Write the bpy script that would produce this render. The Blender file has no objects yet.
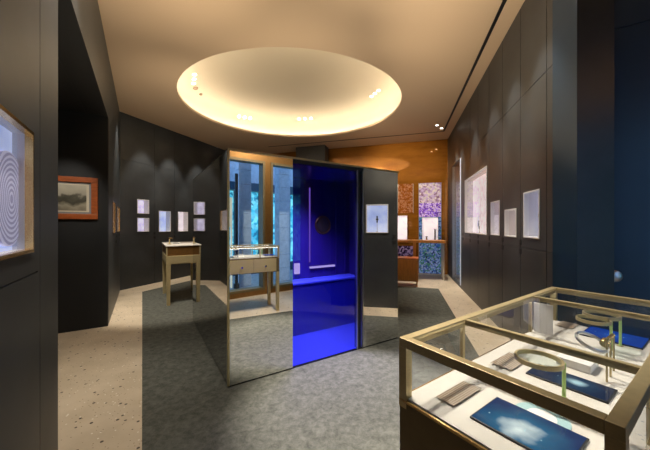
import bpy, bmesh, math, random
from mathutils import Vector, Matrix
random.seed(7)
S = bpy.context.scene
COL = S.collection

# ------------------------------------------------------------------ camera, world, exposure
CAM_H, FPX = 1.5, 290.0
cam_d = bpy.data.cameras.new('camera'); cam = bpy.data.objects.new('camera', cam_d); COL.objects.link(cam)
cam_d.sensor_width = 36.0; cam_d.lens = FPX * 36.0 / 650.0; cam_d.clip_start = 0.05
cam.location = (0, 0, CAM_H); cam.rotation_euler = (math.pi / 2, 0, 0)
S.camera = cam
world = bpy.data.worlds.new('world'); S.world = world; world.use_nodes = True
bg = world.node_tree.nodes['Background']; bg.inputs[0].default_value = (.30, .55, 1.0, 1); bg.inputs[1].default_value = 2.0
S.view_settings.view_transform = 'Standard'; S.view_settings.look = 'None'
S.view_settings.exposure = 0.0; S.view_settings.gamma = 1.0
S.cycles.max_bounces = 10; S.cycles.transparent_max_bounces = 24; S.cycles.glossy_bounces = 6
S.cycles.diffuse_bounces = 5; S.cycles.sample_clamp_indirect = 4.0; S.cycles.caustics_reflective = False
S.cycles.caustics_refractive = False

K_DOME, K_SPOT, K_NICHE, K_POD = 1.0, 1.0, 1.0, 1.0
WARM = (1.0, .80, .56); NEUTRAL = (1.0, .93, .82); COOL = (.86, .90, 1.0)

# ------------------------------------------------------------------ materials
MATS = {}
def lin(c):
    return tuple(((v / 255) / 12.92 if v / 255 <= .04045 else ((v / 255 + .055) / 1.055) ** 2.4) for v in c)
def mat(name, color, rough=.5, metal=0.0, var=0.0, scale=6.0, bump=0.0, emit=None, estr=0.0, spec=.5, stretch=(1, 1, 1), coat=0.0):
    m = bpy.data.materials.new(name); m.use_nodes = True
    nt = m.node_tree; b = nt.nodes['Principled BSDF']
    b.inputs['Base Color'].default_value = (*color, 1); b.inputs['Roughness'].default_value = rough
    b.inputs['Metallic'].default_value = metal; b.inputs['Specular IOR Level'].default_value = spec
    b.inputs['Coat Weight'].default_value = coat
    if emit:
        b.inputs['Emission Color'].default_value = (*emit, 1); b.inputs['Emission Strength'].default_value = estr
    if var or bump:
        tc = nt.nodes.new('ShaderNodeTexCoord'); mp = nt.nodes.new('ShaderNodeMapping'); mp.inputs['Scale'].default_value = stretch
        nz = nt.nodes.new('ShaderNodeTexNoise'); nz.inputs['Scale'].default_value = scale; nz.inputs['Detail'].default_value = 6; nz.inputs['Roughness'].default_value = .62
        nt.links.new(tc.outputs['Object'], mp.inputs[0]); nt.links.new(mp.outputs[0], nz.inputs['Vector'])
        if var:
            rp = nt.nodes.new('ShaderNodeValToRGB')
            rp.color_ramp.elements[0].position = .3; rp.color_ramp.elements[1].position = .7
            rp.color_ramp.elements[0].color = (*[max(0, c * (1 - var)) for c in color], 1)
            rp.color_ramp.elements[1].color = (*[min(1, c * (1 + var)) for c in color], 1)
            nt.links.new(nz.outputs[0], rp.inputs[0]); nt.links.new(rp.outputs[0], b.inputs['Base Color'])
        if bump:
            bp = nt.nodes.new('ShaderNodeBump'); bp.inputs['Strength'].default_value = bump; bp.inputs['Distance'].default_value = .01
            nt.links.new(nz.outputs[0], bp.inputs['Height']); nt.links.new(bp.outputs[0], b.inputs['Normal'])
    MATS[name] = m
    return m
def emission(name, color, strength):
    m = bpy.data.materials.new(name); m.use_nodes = True; nt = m.node_tree; nt.nodes.clear()
    e = nt.nodes.new('ShaderNodeEmission'); o = nt.nodes.new('ShaderNodeOutputMaterial')
    e.inputs[0].default_value = (*color, 1); e.inputs[1].default_value = strength
    nt.links.new(e.outputs[0], o.inputs[0]); MATS[name] = m
    return m
def glass(name, tint=(1, 1, 1), ior=1.45, rough=0.0, gloss=(1, 1, 1)):
    m = bpy.data.materials.new(name); m.use_nodes = True; nt = m.node_tree; nt.nodes.clear()
    t = nt.nodes.new('ShaderNodeBsdfTransparent'); g = nt.nodes.new('ShaderNodeBsdfGlossy'); f = nt.nodes.new('ShaderNodeFresnel')
    x = nt.nodes.new('ShaderNodeMixShader'); o = nt.nodes.new('ShaderNodeOutputMaterial')
    t.inputs[0].default_value = (*tint, 1); g.inputs[0].default_value = (*gloss, 1); g.inputs['Roughness'].default_value = rough; f.inputs[0].default_value = ior
    ge = nt.nodes.new('ShaderNodeNewGeometry'); mu = nt.nodes.new('ShaderNodeMath'); mu.operation = 'MULTIPLY_ADD'; mu.inputs[1].default_value = -1; mu.inputs[2].default_value = 1
    m2 = nt.nodes.new('ShaderNodeMath'); m2.operation = 'MULTIPLY'
    nt.links.new(ge.outputs['Backfacing'], mu.inputs[0]); nt.links.new(mu.outputs[0], m2.inputs[0]); nt.links.new(f.outputs[0], m2.inputs[1])
    nt.links.new(m2.outputs[0], x.inputs[0]); nt.links.new(t.outputs[0], x.inputs[1]); nt.links.new(g.outputs[0], x.inputs[2]); nt.links.new(x.outputs[0], o.inputs[0])
    MATS[name] = m
    return m

slate = mat('slate panel', (.039, .043, .046), .42, var=.30, scale=1.6, bump=.05, spec=.45)
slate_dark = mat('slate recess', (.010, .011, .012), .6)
navy = mat('daylight tinted navy panel', (.013, .040, .075), .38, var=.12, scale=2.0)  # blue daylight from the windows is put into this colour
black = mat('black metal', (.008, .008, .009), .5)
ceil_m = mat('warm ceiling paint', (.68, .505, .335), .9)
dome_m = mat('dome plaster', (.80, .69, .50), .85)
brass = mat('brushed brass', (.55, .445, .235), .40, metal=.6, var=.08, scale=40, stretch=(1, 1, 8))
brass_dark = mat('bronze metal', (.25, .125, .035), .40, metal=.75, var=.12, scale=20)
bronze_case = mat('dark bronze case', (.16, .115, .05), .45, metal=.4, var=.08, scale=20)
gold = mat('polished gold', (.75, .52, .22), .25, metal=1.0)
mirror = mat('mirror', (.86, .86, .84), .015, metal=1.0)
mirror_dark = mat('smoked mirror', (.42, .41, .40), .03, metal=1.0)
steel = mat('satin steel', (.55, .55, .54), .3, metal=1.0)
chrome = mat('chrome', (.8, .8, .8), .12, metal=1.0)
white = mat('white lacquer', (.82, .80, .78), .4)
tray_m = mat('pale leather tray', (.62, .58, .52), .6, var=.04, scale=30)
wood_red = mat('reddish wood', (.40, .10, .025), .35, var=.25, scale=8, stretch=(1, 1, 6))
wood_caramel = mat('caramel wood', (.50, .20, .035), .4, var=.18, scale=6, stretch=(6, 6, 1))
cream = mat('cream card', (.74, .66, .50), .8)
grey_line = mat('grey fillet', (.28, .28, .28), .6)
g_clear = glass('clear glass', (.985, .99, .985))
g_facade = glass('window glass', (.93, .97, .98))
g_blue = glass('blue glass', (.52, .52, .985), 1.5)
g_amber = glass('amber glass', (.8, .4, .1), 1.5)
g_lens = glass('lens glass', (.93, .98, .97), 1.6)
led_warm = emission('warm led', (1, .92, .78), 22.0 * K_DOME)
led_white = emission('white led', (.93, .95, 1), 3.0)
led_case = emission('showcase led', (1, .97, .90), 12.0)
lamp_face = emission('downlight face', (1, .95, .85), 14.0)
post_glow = mat('pale green enamel', (.50, .72, .22), .35)
dome_disc = mat('brown disc', (.35, .24, .14), .6)

def amber_wall():
    m = mat('amber lacquer', (.40, .16, .02), .06, metal=.45, coat=.5)
    nt = m.node_tree; b = nt.nodes['Principled BSDF']
    tc = nt.nodes.new('ShaderNodeTexCoord'); mp = nt.nodes.new('ShaderNodeMapping'); mp.inputs['Scale'].default_value = (.35, .35, 1.6)
    mp.inputs['Rotation'].default_value = (0, .25, 0)
    nz = nt.nodes.new('ShaderNodeTexNoise'); nz.inputs['Scale'].default_value = 3.2; nz.inputs['Detail'].default_value = 8; nz.inputs['Roughness'].default_value = .7
    rp = nt.nodes.new('ShaderNodeValToRGB'); e = rp.color_ramp.elements
    e[0].position = .28; e[0].color = (.24, .085, .010, 1); e[1].position = .75; e[1].color = (.46, .20, .030, 1)
    x = e.new(.5); x.color = (.36, .145, .018, 1)
    nt.links.new(tc.outputs['Object'], mp.inputs[0]); nt.links.new(mp.outputs[0], nz.inputs['Vector']); nt.links.new(nz.outputs[0], rp.inputs[0]); nt.links.new(rp.outputs[0], b.inputs['Base Color'])
    return m
amber = amber_wall()

def terrazzo():
    m = mat('terrazzo', (.60, .52, .41), .42)
    nt = m.node_tree; b = nt.nodes['Principled BSDF']; L = nt.links
    tc = nt.nodes.new('ShaderNodeTexCoord')
    nz = nt.nodes.new('ShaderNodeTexNoise'); nz.inputs['Scale'].default_value = 3; nz.inputs['Detail'].default_value = 6
    base = nt.nodes.new('ShaderNodeValToRGB'); base.color_ramp.elements[0].color = (.50, .40, .275, 1); base.color_ramp.elements[1].color = (.62, .51, .37, 1)
    base.color_ramp.elements[0].position = .3; base.color_ramp.elements[1].position = .7
    L.new(tc.outputs['Object'], nz.inputs['Vector']); L.new(nz.outputs[0], base.inputs[0])
    cur = base.outputs[0]
    for sc, th, gate, colr in ((17, .19, .60, (.07, .05, .04)), (48, .20, .70, (.26, .17, .11)), (34, .2, .78, (.80, .75, .66))):
        v = nt.nodes.new('ShaderNodeTexVoronoi'); v.inputs['Scale'].default_value = sc
        lt = nt.nodes.new('ShaderNodeMath'); lt.operation = 'LESS_THAN'; lt.inputs[1].default_value = th
        sp = nt.nodes.new('ShaderNodeSeparateColor')
        gt = nt.nodes.new('ShaderNodeMath'); gt.operation = 'GREATER_THAN'; gt.inputs[1].default_value = gate
        mu = nt.nodes.new('ShaderNodeMath'); mu.operation = 'MULTIPLY'
        mx = nt.nodes.new('ShaderNodeMix'); mx.data_type = 'RGBA'; mx.inputs[7].default_value = (*colr, 1)
        L.new(tc.outputs['Object'], v.inputs['Vector']); L.new(v.outputs['Distance'], lt.inputs[0]); L.new(v.outputs['Color'], sp.inputs[0]); L.new(sp.outputs[0], gt.inputs[0])
        L.new(lt.outputs[0], mu.inputs[0]); L.new(gt.outputs[0], mu.inputs[1]); L.new(mu.outputs[0], mx.inputs[0]); L.new(cur, mx.inputs[6]); cur = mx.outputs[2]
    L.new(cur, b.inputs['Base Color'])
    return m
terr = terrazzo()
def carpet_mat():
    m = mat('carpet pile', (.10, .10, .095), .95, spec=.1)
    nt = m.node_tree; b = nt.nodes['Principled BSDF']; L = nt.links
    tc = nt.nodes.new('ShaderNodeTexCoord')
    n1 = nt.nodes.new('ShaderNodeTexNoise'); n1.inputs['Scale'].default_value = 15; n1.inputs['Detail'].default_value = 10; n1.inputs['Roughness'].default_value = .8; n1.inputs['Distortion'].default_value = .25
    rp = nt.nodes.new('ShaderNodeValToRGB'); e = rp.color_ramp.elements
    e[0].position = .34; e[0].color = (.050, .051, .042, 1); e[1].position = .66; e[1].color = (.135, .134, .112, 1)
    n2 = nt.nodes.new('ShaderNodeTexNoise'); n2.inputs['Scale'].default_value = 220
    bp = nt.nodes.new('ShaderNodeBump'); bp.inputs['Strength'].default_value = .35; bp.inputs['Distance'].default_value = .006
    for q in (n1, n2): L.new(tc.outputs['Object'], q.inputs['Vector'])
    L.new(n1.outputs[0], rp.inputs[0]); L.new(rp.outputs[0], b.inputs['Base Color']); L.new(n2.outputs[0], bp.inputs['Height']); L.new(bp.outputs[0], b.inputs['Normal'])
    return m
carpet_m = carpet_mat()

def backlit(name, c0, c1, strength, scale=7.0, kind='noise', stretch=(1, 1, 1)):
    """a backlit translucent panel with its own print"""
    m = bpy.data.materials.new(name); m.use_nodes = True; nt = m.node_tree; b = nt.nodes['Principled BSDF']; L = nt.links
    tc = nt.nodes.new('ShaderNodeTexCoord'); mp = nt.nodes.new('ShaderNodeMapping'); mp.inputs['Scale'].default_value = stretch
    L.new(tc.outputs['Object'], mp.inputs[0])
    if kind == 'noise':
        t = nt.nodes.new('ShaderNodeTexNoise'); t.inputs['Scale'].default_value = scale; t.inputs['Detail'].default_value = 3; out = t.outputs[0]
    else:
        t = nt.nodes.new('ShaderNodeTexWave'); t.wave_type = 'RINGS'; t.rings_direction = 'SPHERICAL'; t.inputs['Scale'].default_value = scale; t.inputs['Distortion'].default_value = .6; out = t.outputs['Fac']
    L.new(mp.outputs[0], t.inputs['Vector'])
    rp = nt.nodes.new('ShaderNodeValToRGB'); e = rp.color_ramp.elements
    e[0].position = .32; e[1].position = .68; e[0].color = (*c0, 1); e[1].color = (*c1, 1)
    L.new(out, rp.inputs[0]); L.new(rp.outputs[0], b.inputs['Base Color']); L.new(rp.outputs[0], b.inputs['Emission Color'])
    b.inputs['Emission Strength'].default_value = strength; b.inputs['Roughness'].default_value = .5
    MATS[name] = m
    return m
lav = backlit('lavender lit panel', lin((168, 160, 196)), lin((214, 208, 232)), .95 * K_NICHE)
lav_w = backlit('pale lit panel', lin((196, 184, 196)), lin((232, 222, 226)), .95 * K_NICHE)
lav_b = backlit('blue white lit panel', lin((160, 176, 226)), lin((206, 214, 244)), .8 * K_NICHE, 4)
rings = backlit('ringed guilloche disc', lin((146, 143, 180)), lin((196, 194, 220)), .60 * K_NICHE, 15, 'rings', (1.2, 1, 1.0))

def flower_print(name, cols, strength, scale):
    m = bpy.data.materials.new(name); m.use_nodes = True; nt = m.node_tree; b = nt.nodes['Principled BSDF']; L = nt.links
    tc = nt.nodes.new('ShaderNodeTexCoord'); v = nt.nodes.new('ShaderNodeTexVoronoi'); v.inputs['Scale'].default_value = scale
    nz = nt.nodes.new('ShaderNodeTexNoise'); nz.inputs['Scale'].default_value = scale * .35
    ad = nt.nodes.new('ShaderNodeMix'); ad.data_type = 'RGBA'; ad.inputs[0].default_value = .45
    sp = nt.nodes.new('ShaderNodeSeparateColor')
    rp = nt.nodes.new('ShaderNodeValToRGB'); e = rp.color_ramp.elements
    e[0].position = .2; e[1].position = .85; e[0].color = (*cols[0], 1); e[1].color = (*cols[-1], 1)
    for i, c in enumerate(cols[1:-1]):
        q = e.new(.2 + .65 * (i + 1) / (len(cols) - 1)); q.color = (*c, 1)
    L.new(tc.outputs['Object'], v.inputs['Vector']); L.new(tc.outputs['Object'], nz.inputs['Vector']); L.new(v.outputs['Color'], ad.inputs[6]); L.new(nz.outputs['Color'], ad.inputs[7])
    L.new(ad.outputs[2], sp.inputs[0]); L.new(sp.outputs[0], rp.inputs[0]); L.new(rp.outputs[0], b.inputs['Base Color']); L.new(rp.outputs[0], b.inputs['Emission Color'])
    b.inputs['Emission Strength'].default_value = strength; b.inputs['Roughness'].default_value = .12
    MATS[name] = m
    return m
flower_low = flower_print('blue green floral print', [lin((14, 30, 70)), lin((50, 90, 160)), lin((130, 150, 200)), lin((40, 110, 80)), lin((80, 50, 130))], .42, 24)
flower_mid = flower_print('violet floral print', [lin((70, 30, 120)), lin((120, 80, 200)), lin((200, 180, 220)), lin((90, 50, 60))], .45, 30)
streak_glow = flower_print('pale violet reflected streaks', [lin((120, 90, 110)), lin((170, 150, 190)), lin((200, 190, 190)), lin((150, 150, 130))], .42, 20)  # streaks painted as lights reflected in the glossy wall
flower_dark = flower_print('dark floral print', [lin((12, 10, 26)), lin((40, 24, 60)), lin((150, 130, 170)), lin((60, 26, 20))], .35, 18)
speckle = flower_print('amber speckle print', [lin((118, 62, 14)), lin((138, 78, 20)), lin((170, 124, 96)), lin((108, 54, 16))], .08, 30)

def screen_mat(name, c0, c1, c2, glow=(0, 0), size=.10):
    """a screen showing a glow with rows of small bright marks"""
    m = bpy.data.materials.new(name); m.use_nodes = True; nt = m.node_tree; b = nt.nodes['Principled BSDF']; L = nt.links
    tc = nt.nodes.new('ShaderNodeTexCoord')
    sb = nt.nodes.new('ShaderNodeVectorMath'); sb.operation = 'DISTANCE'; sb.inputs[1].default_value = (glow[0], glow[1], .0065)
    L.new(tc.outputs['Object'], sb.inputs[0])
    nz = nt.nodes.new('ShaderNodeTexNoise'); nz.inputs['Scale'].default_value = 14; nz.inputs['Detail'].default_value = 3
    ad = nt.nodes.new('ShaderNodeMath'); ad.operation = 'MULTIPLY_ADD'; ad.inputs[1].default_value = 1 / size
    ad2 = nt.nodes.new('ShaderNodeMath'); ad2.operation = 'MULTIPLY_ADD'; ad2.inputs[1].default_value = .7; ad2.inputs[2].default_value = -.35
    L.new(tc.outputs['Object'], nz.inputs['Vector']); L.new(nz.outputs[0], ad2.inputs[0]); L.new(sb.outputs['Value'], ad.inputs[0]); L.new(ad2.outputs[0], ad.inputs[2])
    rp = nt.nodes.new('ShaderNodeValToRGB'); e = rp.color_ramp.elements
    e[0].position = .06; e[1].position = .95; e[0].color = (*c2, 1); e[1].color = (*c0, 1); q = e.new(.42); q.color = (*c1, 1)
    L.new(ad.outputs[0], rp.inputs[0])
    v = nt.nodes.new('ShaderNodeTexVoronoi'); v.inputs['Scale'].default_value = 70
    lt = nt.nodes.new('ShaderNodeMath'); lt.operation = 'LESS_THAN'; lt.inputs[1].default_value = .16
    mx = nt.nodes.new('ShaderNodeMix'); mx.data_type = 'RGBA'; mx.inputs[7].default_value = (.55, .85, .85, 1)
    sx = nt.nodes.new('ShaderNodeSeparateXYZ'); L.new(tc.outputs['Object'], sx.inputs[0])
    ab = nt.nodes.new('ShaderNodeMath'); ab.operation = 'COMPARE'; ab.inputs[1].default_value = glow[1] + .01; ab.inputs[2].default_value = .008; L.new(sx.outputs[1], ab.inputs[0])
    mu = nt.nodes.new('ShaderNodeMath'); mu.operation = 'MULTIPLY'
    L.new(tc.outputs['Object'], v.inputs['Vector']); L.new(v.outputs['Distance'], lt.inputs[0]); L.new(lt.outputs[0], mu.inputs[0]); L.new(ab.outputs[0], mu.inputs[1])
    L.new(mu.outputs[0], mx.inputs[0]); L.new(rp.outputs[0], mx.inputs[6])
    L.new(mx.outputs[2], b.inputs['Emission Color']); b.inputs['Emission Strength'].default_value = 1.0
    b.inputs['Base Color'].default_value = (.01, .012, .02, 1); b.inputs['Roughness'].default_value = .08
    MATS[name] = m
    return m
scr_teal = screen_mat('teal screen image', lin((16, 44, 90)), lin((34, 96, 130)), lin((240, 252, 244)), (.0, -.03), .13)
scr_night = screen_mat('night screen image', lin((12, 34, 62)), lin((26, 62, 88)), lin((190, 225, 230)), (.02, .0), .075)
scr_blue = screen_mat('blue screen image', lin((8, 56, 150)), lin((14, 70, 165)), lin((40, 100, 200)), (.0, .0), .08)

def text_mat(name):
    """rows of small brown type on a clear plate"""
    m = mat(name, (.62, .56, .46), .3)
    nt = m.node_tree; b = nt.nodes['Principled BSDF']; L = nt.links
    tc = nt.nodes.new('ShaderNodeTexCoord'); sx = nt.nodes.new('ShaderNodeSeparateXYZ'); L.new(tc.outputs['Object'], sx.inputs[0])
    def math_(op, a, bb=None):
        q = nt.nodes.new('ShaderNodeMath'); q.operation = op
        if isinstance(a, (int, float)): q.inputs[0].default_value = a
        else: L.new(a, q.inputs[0])
        if bb is not None:
            if isinstance(bb, (int, float)): q.inputs[1].default_value = bb
            else: L.new(bb, q.inputs[1])
        return q.outputs[0]
    rows = math_('GREATER_THAN', math_('SINE', math_('MULTIPLY', sx.outputs[0], 6.2832 * 140)), .15)
    nz = nt.nodes.new('ShaderNodeTexNoise'); nz.inputs['Scale'].default_value = 1; nz.inputs['Detail'].default_value = 1
    mp = nt.nodes.new('ShaderNodeMapping'); mp.inputs['Scale'].default_value = (140, 420, 1); L.new(tc.outputs['Object'], mp.inputs[0]); L.new(mp.outputs[0], nz.inputs['Vector'])
    ink = math_('MULTIPLY', rows, math_('GREATER_THAN', nz.outputs[0], .38))
    mx = nt.nodes.new('ShaderNodeMix'); mx.data_type = 'RGBA'; mx.inputs[6].default_value = (.56, .46, .35, 1); mx.inputs[7].default_value = (.20, .12, .065, 1)
    L.new(ink, mx.inputs[0]); L.new(mx.outputs[2], b.inputs['Base Color'])
    return m
text_m = text_mat('small brown type')

def photo_mat():
    m = mat('old landscape photograph', (.4, .38, .33), .3)
    nt = m.node_tree; b = nt.nodes['Principled BSDF']; L = nt.links
    tc = nt.nodes.new('ShaderNodeTexCoord'); sx = nt.nodes.new('ShaderNodeSeparateXYZ'); L.new(tc.outputs['Object'], sx.inputs[0])
    nz = nt.nodes.new('ShaderNodeTexNoise'); nz.inputs['Scale'].default_value = 9; nz.inputs['Detail'].default_value = 6; L.new(tc.outputs['Object'], nz.inputs['Vector'])
    a = nt.nodes.new('ShaderNodeMath'); a.operation = 'MULTIPLY_ADD'; a.inputs[1].default_value = .22; L.new(nz.outputs[0], a.inputs[0])
    L.new(sx.outputs[2], a.inputs[2])
    mr = nt.nodes.new('ShaderNodeMapRange'); mr.inputs[1].default_value = -.08; mr.inputs[2].default_value = .28; L.new(a.outputs[0], mr.inputs[0])
    rp = nt.nodes.new('ShaderNodeValToRGB'); e = rp.color_ramp.elements
    e[0].position = 0; e[0].color = (.22, .19, .14, 1); e[1].position = 1; e[1].color = (.62, .58, .46, 1)
    for p, c in ((.25, (.42, .38, .28)), (.42, (.08, .075, .055)), (.56, (.14, .13, .10)), (.66, (.5, .46, .36))):
        q = e.new(p); q.color = (*c, 1)
    L.new(mr.outputs[0], rp.inputs[0]); L.new(rp.outputs[0], b.inputs['Base Color'])
    return m
photo_m = photo_mat()
stone_m = mat('grey stone blocks', (.50, .55, .64), .8, var=.15, scale=8)
pave_m = mat('pavement', (.25, .27, .30), .85, var=.2, scale=6)

# ------------------------------------------------------------------ mesh helpers
class MB:
    def __init__(self): self.bm = bmesh.new()
    def box(self, x0, x1, y0, y1, z0, z1, M=None, bevel=0.0):
        r = bmesh.ops.create_cube(self.bm, size=1.0); vs = r['verts']
        for v in vs:
            v.co = Vector((x0 + (v.co.x + .5) * (x1 - x0), y0 + (v.co.y + .5) * (y1 - y0), z0 + (v.co.z + .5) * (z1 - z0)))
        if bevel:
            es = list({e for v in vs for e in v.link_edges})
            g = bmesh.ops.bevel(self.bm, geom=es, offset=bevel, segments=2, affect='EDGES', profile=.5)
            vs = list({v for f in g['faces'] for v in f.verts} | {v for v in vs if v.is_valid})
        if M is not None:
            for v in vs: v.co = M @ v.co
        return self
    def lathe(self, prof, n=32, M=None, close=False):
        """prof: list of (r, z) spun about Z; r = 0 gives a pole"""
        rows = []
        for r, z in prof:
            if r <= 1e-6: rows.append([self.bm.verts.new((0, 0, z))])
            else: rows.append([self.bm.verts.new((r * math.cos(2 * math.pi * i / n), r * math.sin(2 * math.pi * i / n), z)) for i in range(n)])
        pairs = list(zip(rows, rows[1:])) + ([(rows[-1], rows[0])] if close else [])
        for a, b in pairs:
            for i in range(n):
                j = (i + 1) % n
                q = [a[i % len(a)], a[j % len(a)], b[j % len(b)], b[i % len(b)]]
                f = []
                for v in q:
                    if v not in f: f.append(v)
                if len(f) >= 3:
                    try: self.bm.faces.new(f)
                    except ValueError: pass
        if M is not None:
            for row in rows:
                for v in row: v.co = M @ v.co
        return self
    def cyl(self, r, z0, z1, n=24, M=None):
        return self.lathe([(0, z0), (r, z0), (r, z1), (0, z1)], n, M)
    def ring(self, R, r, n=40, k=10, M=None, sq=1.0):
        return self.lathe([(R + r * math.cos(2 * math.pi * i / k), r * sq * math.sin(2 * math.pi * i / k)) for i in range(k)], n, M, close=True)
    def taper(self, x, y, w0, w1, z0, z1, M=None):
        """square post, half widths w0 at z0 and w1 at z1"""
        v = [self.bm.verts.new((x + sx * w, y + sy * w, z)) for z, w in ((z0, w0), (z1, w1)) for sx, sy in ((-1, -1), (1, -1), (1, 1), (-1, 1))]
        for f in ((3, 2, 1, 0), (4, 5, 6, 7), (0, 1, 5, 4), (1, 2, 6, 5), (2, 3, 7, 6), (3, 0, 4, 7)): self.bm.faces.new([v[i] for i in f])
        if M is not None:
            for q in v: q.co = M @ q.co
        return self
    def build(self, name, m, parent=None, smooth=False, loc=(0, 0, 0), rz=0.0, recalc=True):
        if recalc: bmesh.ops.recalc_face_normals(self.bm, faces=self.bm.faces)
        me = bpy.data.meshes.new(name); self.bm.to_mesh(me); self.bm.free()
        for mm in (m if isinstance(m, (list, tuple)) else [m]): me.materials.append(mm)
        if smooth:
            for p in me.polygons: p.use_smooth = True
            me.set_sharp_from_angle(angle=math.radians(38))
        o = bpy.data.objects.new(name, me); COL.objects.link(o)
        o.location = loc; o.rotation_euler = (0, 0, rz)
        if parent is not None: o.parent = parent
        return o
def tag(o, label, cat, group=None, kind=None):
    if label: o['label'] = label
    if cat: o['category'] = cat
    if group: o['group'] = group
    if kind: o['kind'] = kind
    return o
def thing(name, label, cat, loc, rz=0.0, group=None):
    o = bpy.data.objects.new(name, None); COL.objects.link(o); o.empty_display_size = .1
    o.location = loc; o.rotation_euler = (0, 0, rz)
    return tag(o, label, cat, group)
def T(x, y, z, rx=0, ry=0, rz=0):
    from mathutils import Euler
    return Matrix.Translation((x, y, z)) @ Euler((rx, ry, rz)).to_matrix().to_4x4()

# measuring helpers: a sight line of the photograph meets a real plane
def on_z(px, py, z):
    Y = (z - CAM_H) / (-(py - 225) / FPX)
    return Vector(((px - 325) / FPX * Y, Y, z))
def on_line(px, p, d):
    a = (px - 325) / FPX          # X = a*Y ; p + s*d
    s = (a * p[1] - p[0]) / (d[0] - a * d[1])
    return s, p[1] + s * d[1]
def zz(py, Y): return CAM_H - (py - 225) / FPX * Y

# ------------------------------------------------------------------ plan of the room
H = 4.10
L0 = (-.183, -.51); C1 = (-4.694, 6.64); C2 = (-3.17, 10.95); C3 = (3.713, 8.77); C4 = (2.057, 2.367); C5 = (2.27, 2.37); C6 = (3.62, 1.43)
class Wall:
    def __init__(self, name, p0, p1, T_=.25, h=H, z0=0.0):
        self.name, self.p0, self.T, self.h, self.z0 = name, p0, T_, h, z0
        dx, dy = p1[0] - p0[0], p1[1] - p0[1]; self.L = math.hypot(dx, dy); self.d = (dx / self.L, dy / self.L)
        self.rz = math.atan2(dy, dx); self.holes = []; self.seams = []; self.n = (-self.d[1], self.d[0])
    def s(self, px): return on_line(px, self.p0, self.d)[0]
    def sz(self, px, py):
        s, Y = on_line(px, self.p0, self.d)
        return s, zz(py, Y)
    def pt(self, s, y=0.0, z=0.0): return Vector((self.p0[0] + s * self.d[0] + y * self.n[0], self.p0[1] + s * self.d[1] + y * self.n[1], z))
    def vseam(self, s, z0=None, z1=None, w=.007): self.seams.append((s - w / 2, s + w / 2, self.z0 if z0 is None else z0, self.h if z1 is None else z1))
    def hseam(self, z, s0=None, s1=None, w=.007): self.seams.append((0 if s0 is None else s0, self.L if s1 is None else s1, z - w / 2, z + w / 2))
    def build(self, m, ext0=0.0, ext1=0.0):
        holes, seams, T_ = self.holes, self.seams, self.T
        eps = 1e-5
        def uniq(vals):
            out = []
            for v in sorted(vals):
                if not out or v - out[-1] > 1e-4: out.append(v)
            return out
        a, b = -ext0, self.L + ext1
        xs = uniq([min(max(v, a), b) for v in [a, b] + [q for r in holes + seams for q in r[:2]]])
        zs = uniq([min(max(v, self.z0), self.h) for v in [self.z0, self.h] + [q for r in holes + seams for q in r[2:4]]])
        def depth(i, j):
            if i < 0 or j < 0 or i >= len(xs) - 1 or j >= len(zs) - 1: return T_
            x, z = (xs[i] + xs[i + 1]) / 2, (zs[j] + zs[j + 1]) / 2
            for r in holes:
                if r[0] < x < r[1] and r[2] < z < r[3]: return T_ if len(r) < 5 else r[4]
            for r in seams:
                if r[0] < x < r[1] and r[2] < z < r[3]: return .008
            return 0.0
        bm = bmesh.new(); cache = {}; rev = getattr(self, 'reveal', None)
        def V(x, y, z):
            k = (round(x, 5), round(y, 5), round(z, 5))
            if k not in cache: cache[k] = bm.verts.new((x, y, z))
            return cache[k]
        def F(*q):
            try: return bm.faces.new([V(*p) for p in q])
            except ValueError: return None
        for i in range(len(xs) - 1):
            for j in range(len(zs) - 1):
                d = depth(i, j); x0, x1, z0, z1 = xs[i], xs[i + 1], zs[j], zs[j + 1]
                if d < T_ - eps:
                    F((x0, -d, z0), (x0, -d, z1), (x1, -d, z1), (x1, -d, z0))
                    F((x0, -T_, z0), (x1, -T_, z0), (x1, -T_, z1), (x0, -T_, z1))
                for di, dj in ((1, 0), (-1, 0), (0, 1), (0, -1)):
                    e = depth(i + di, j + dj)
                    if d < e - eps:
                        if di: x = x1 if di > 0 else x0; f = F((x, -d, z0), (x, -d, z1), (x, -e, z1), (x, -e, z0))
                        else:
                            z = z1 if dj > 0 else z0; f = F((x0, -d, z), (x1, -d, z), (x1, -e, z), (x0, -e, z))
                        if f is not None and rev and e - d > .05: f.material_index = 1
        bmesh.ops.recalc_face_normals(bm, faces=bm.faces)
        me = bpy.data.meshes.new(self.name); bm.to_mesh(me); bm.free(); me.materials.append(m)
        if rev: me.materials.append(rev)
        o = bpy.data.objects.new(self.name, me); COL.objects.link(o); o.location = (self.p0[0], self.p0[1], 0); o.rotation_euler = (0, 0, self.rz)
        o['kind'] = 'structure'; self.obj = o
        return o
W_front = Wall('wall_front', L0, (L0[0] + .891 * 4.27, L0[1] + .454 * 4.27))
C6 = (W_front.pt(W_front.L).x, W_front.pt(W_front.L).y)
W_side = Wall('wall_side', C6, C5)
W_pier = Wall('wall_pier', C5, C4)
W_right = Wall('wall_right', C4, C3)
W_back = Wall('wall_back', C3, C2)
W_rear = Wall('wall_rear_left', C2, C1)
W_left = Wall('wall_left', C1, L0)

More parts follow.
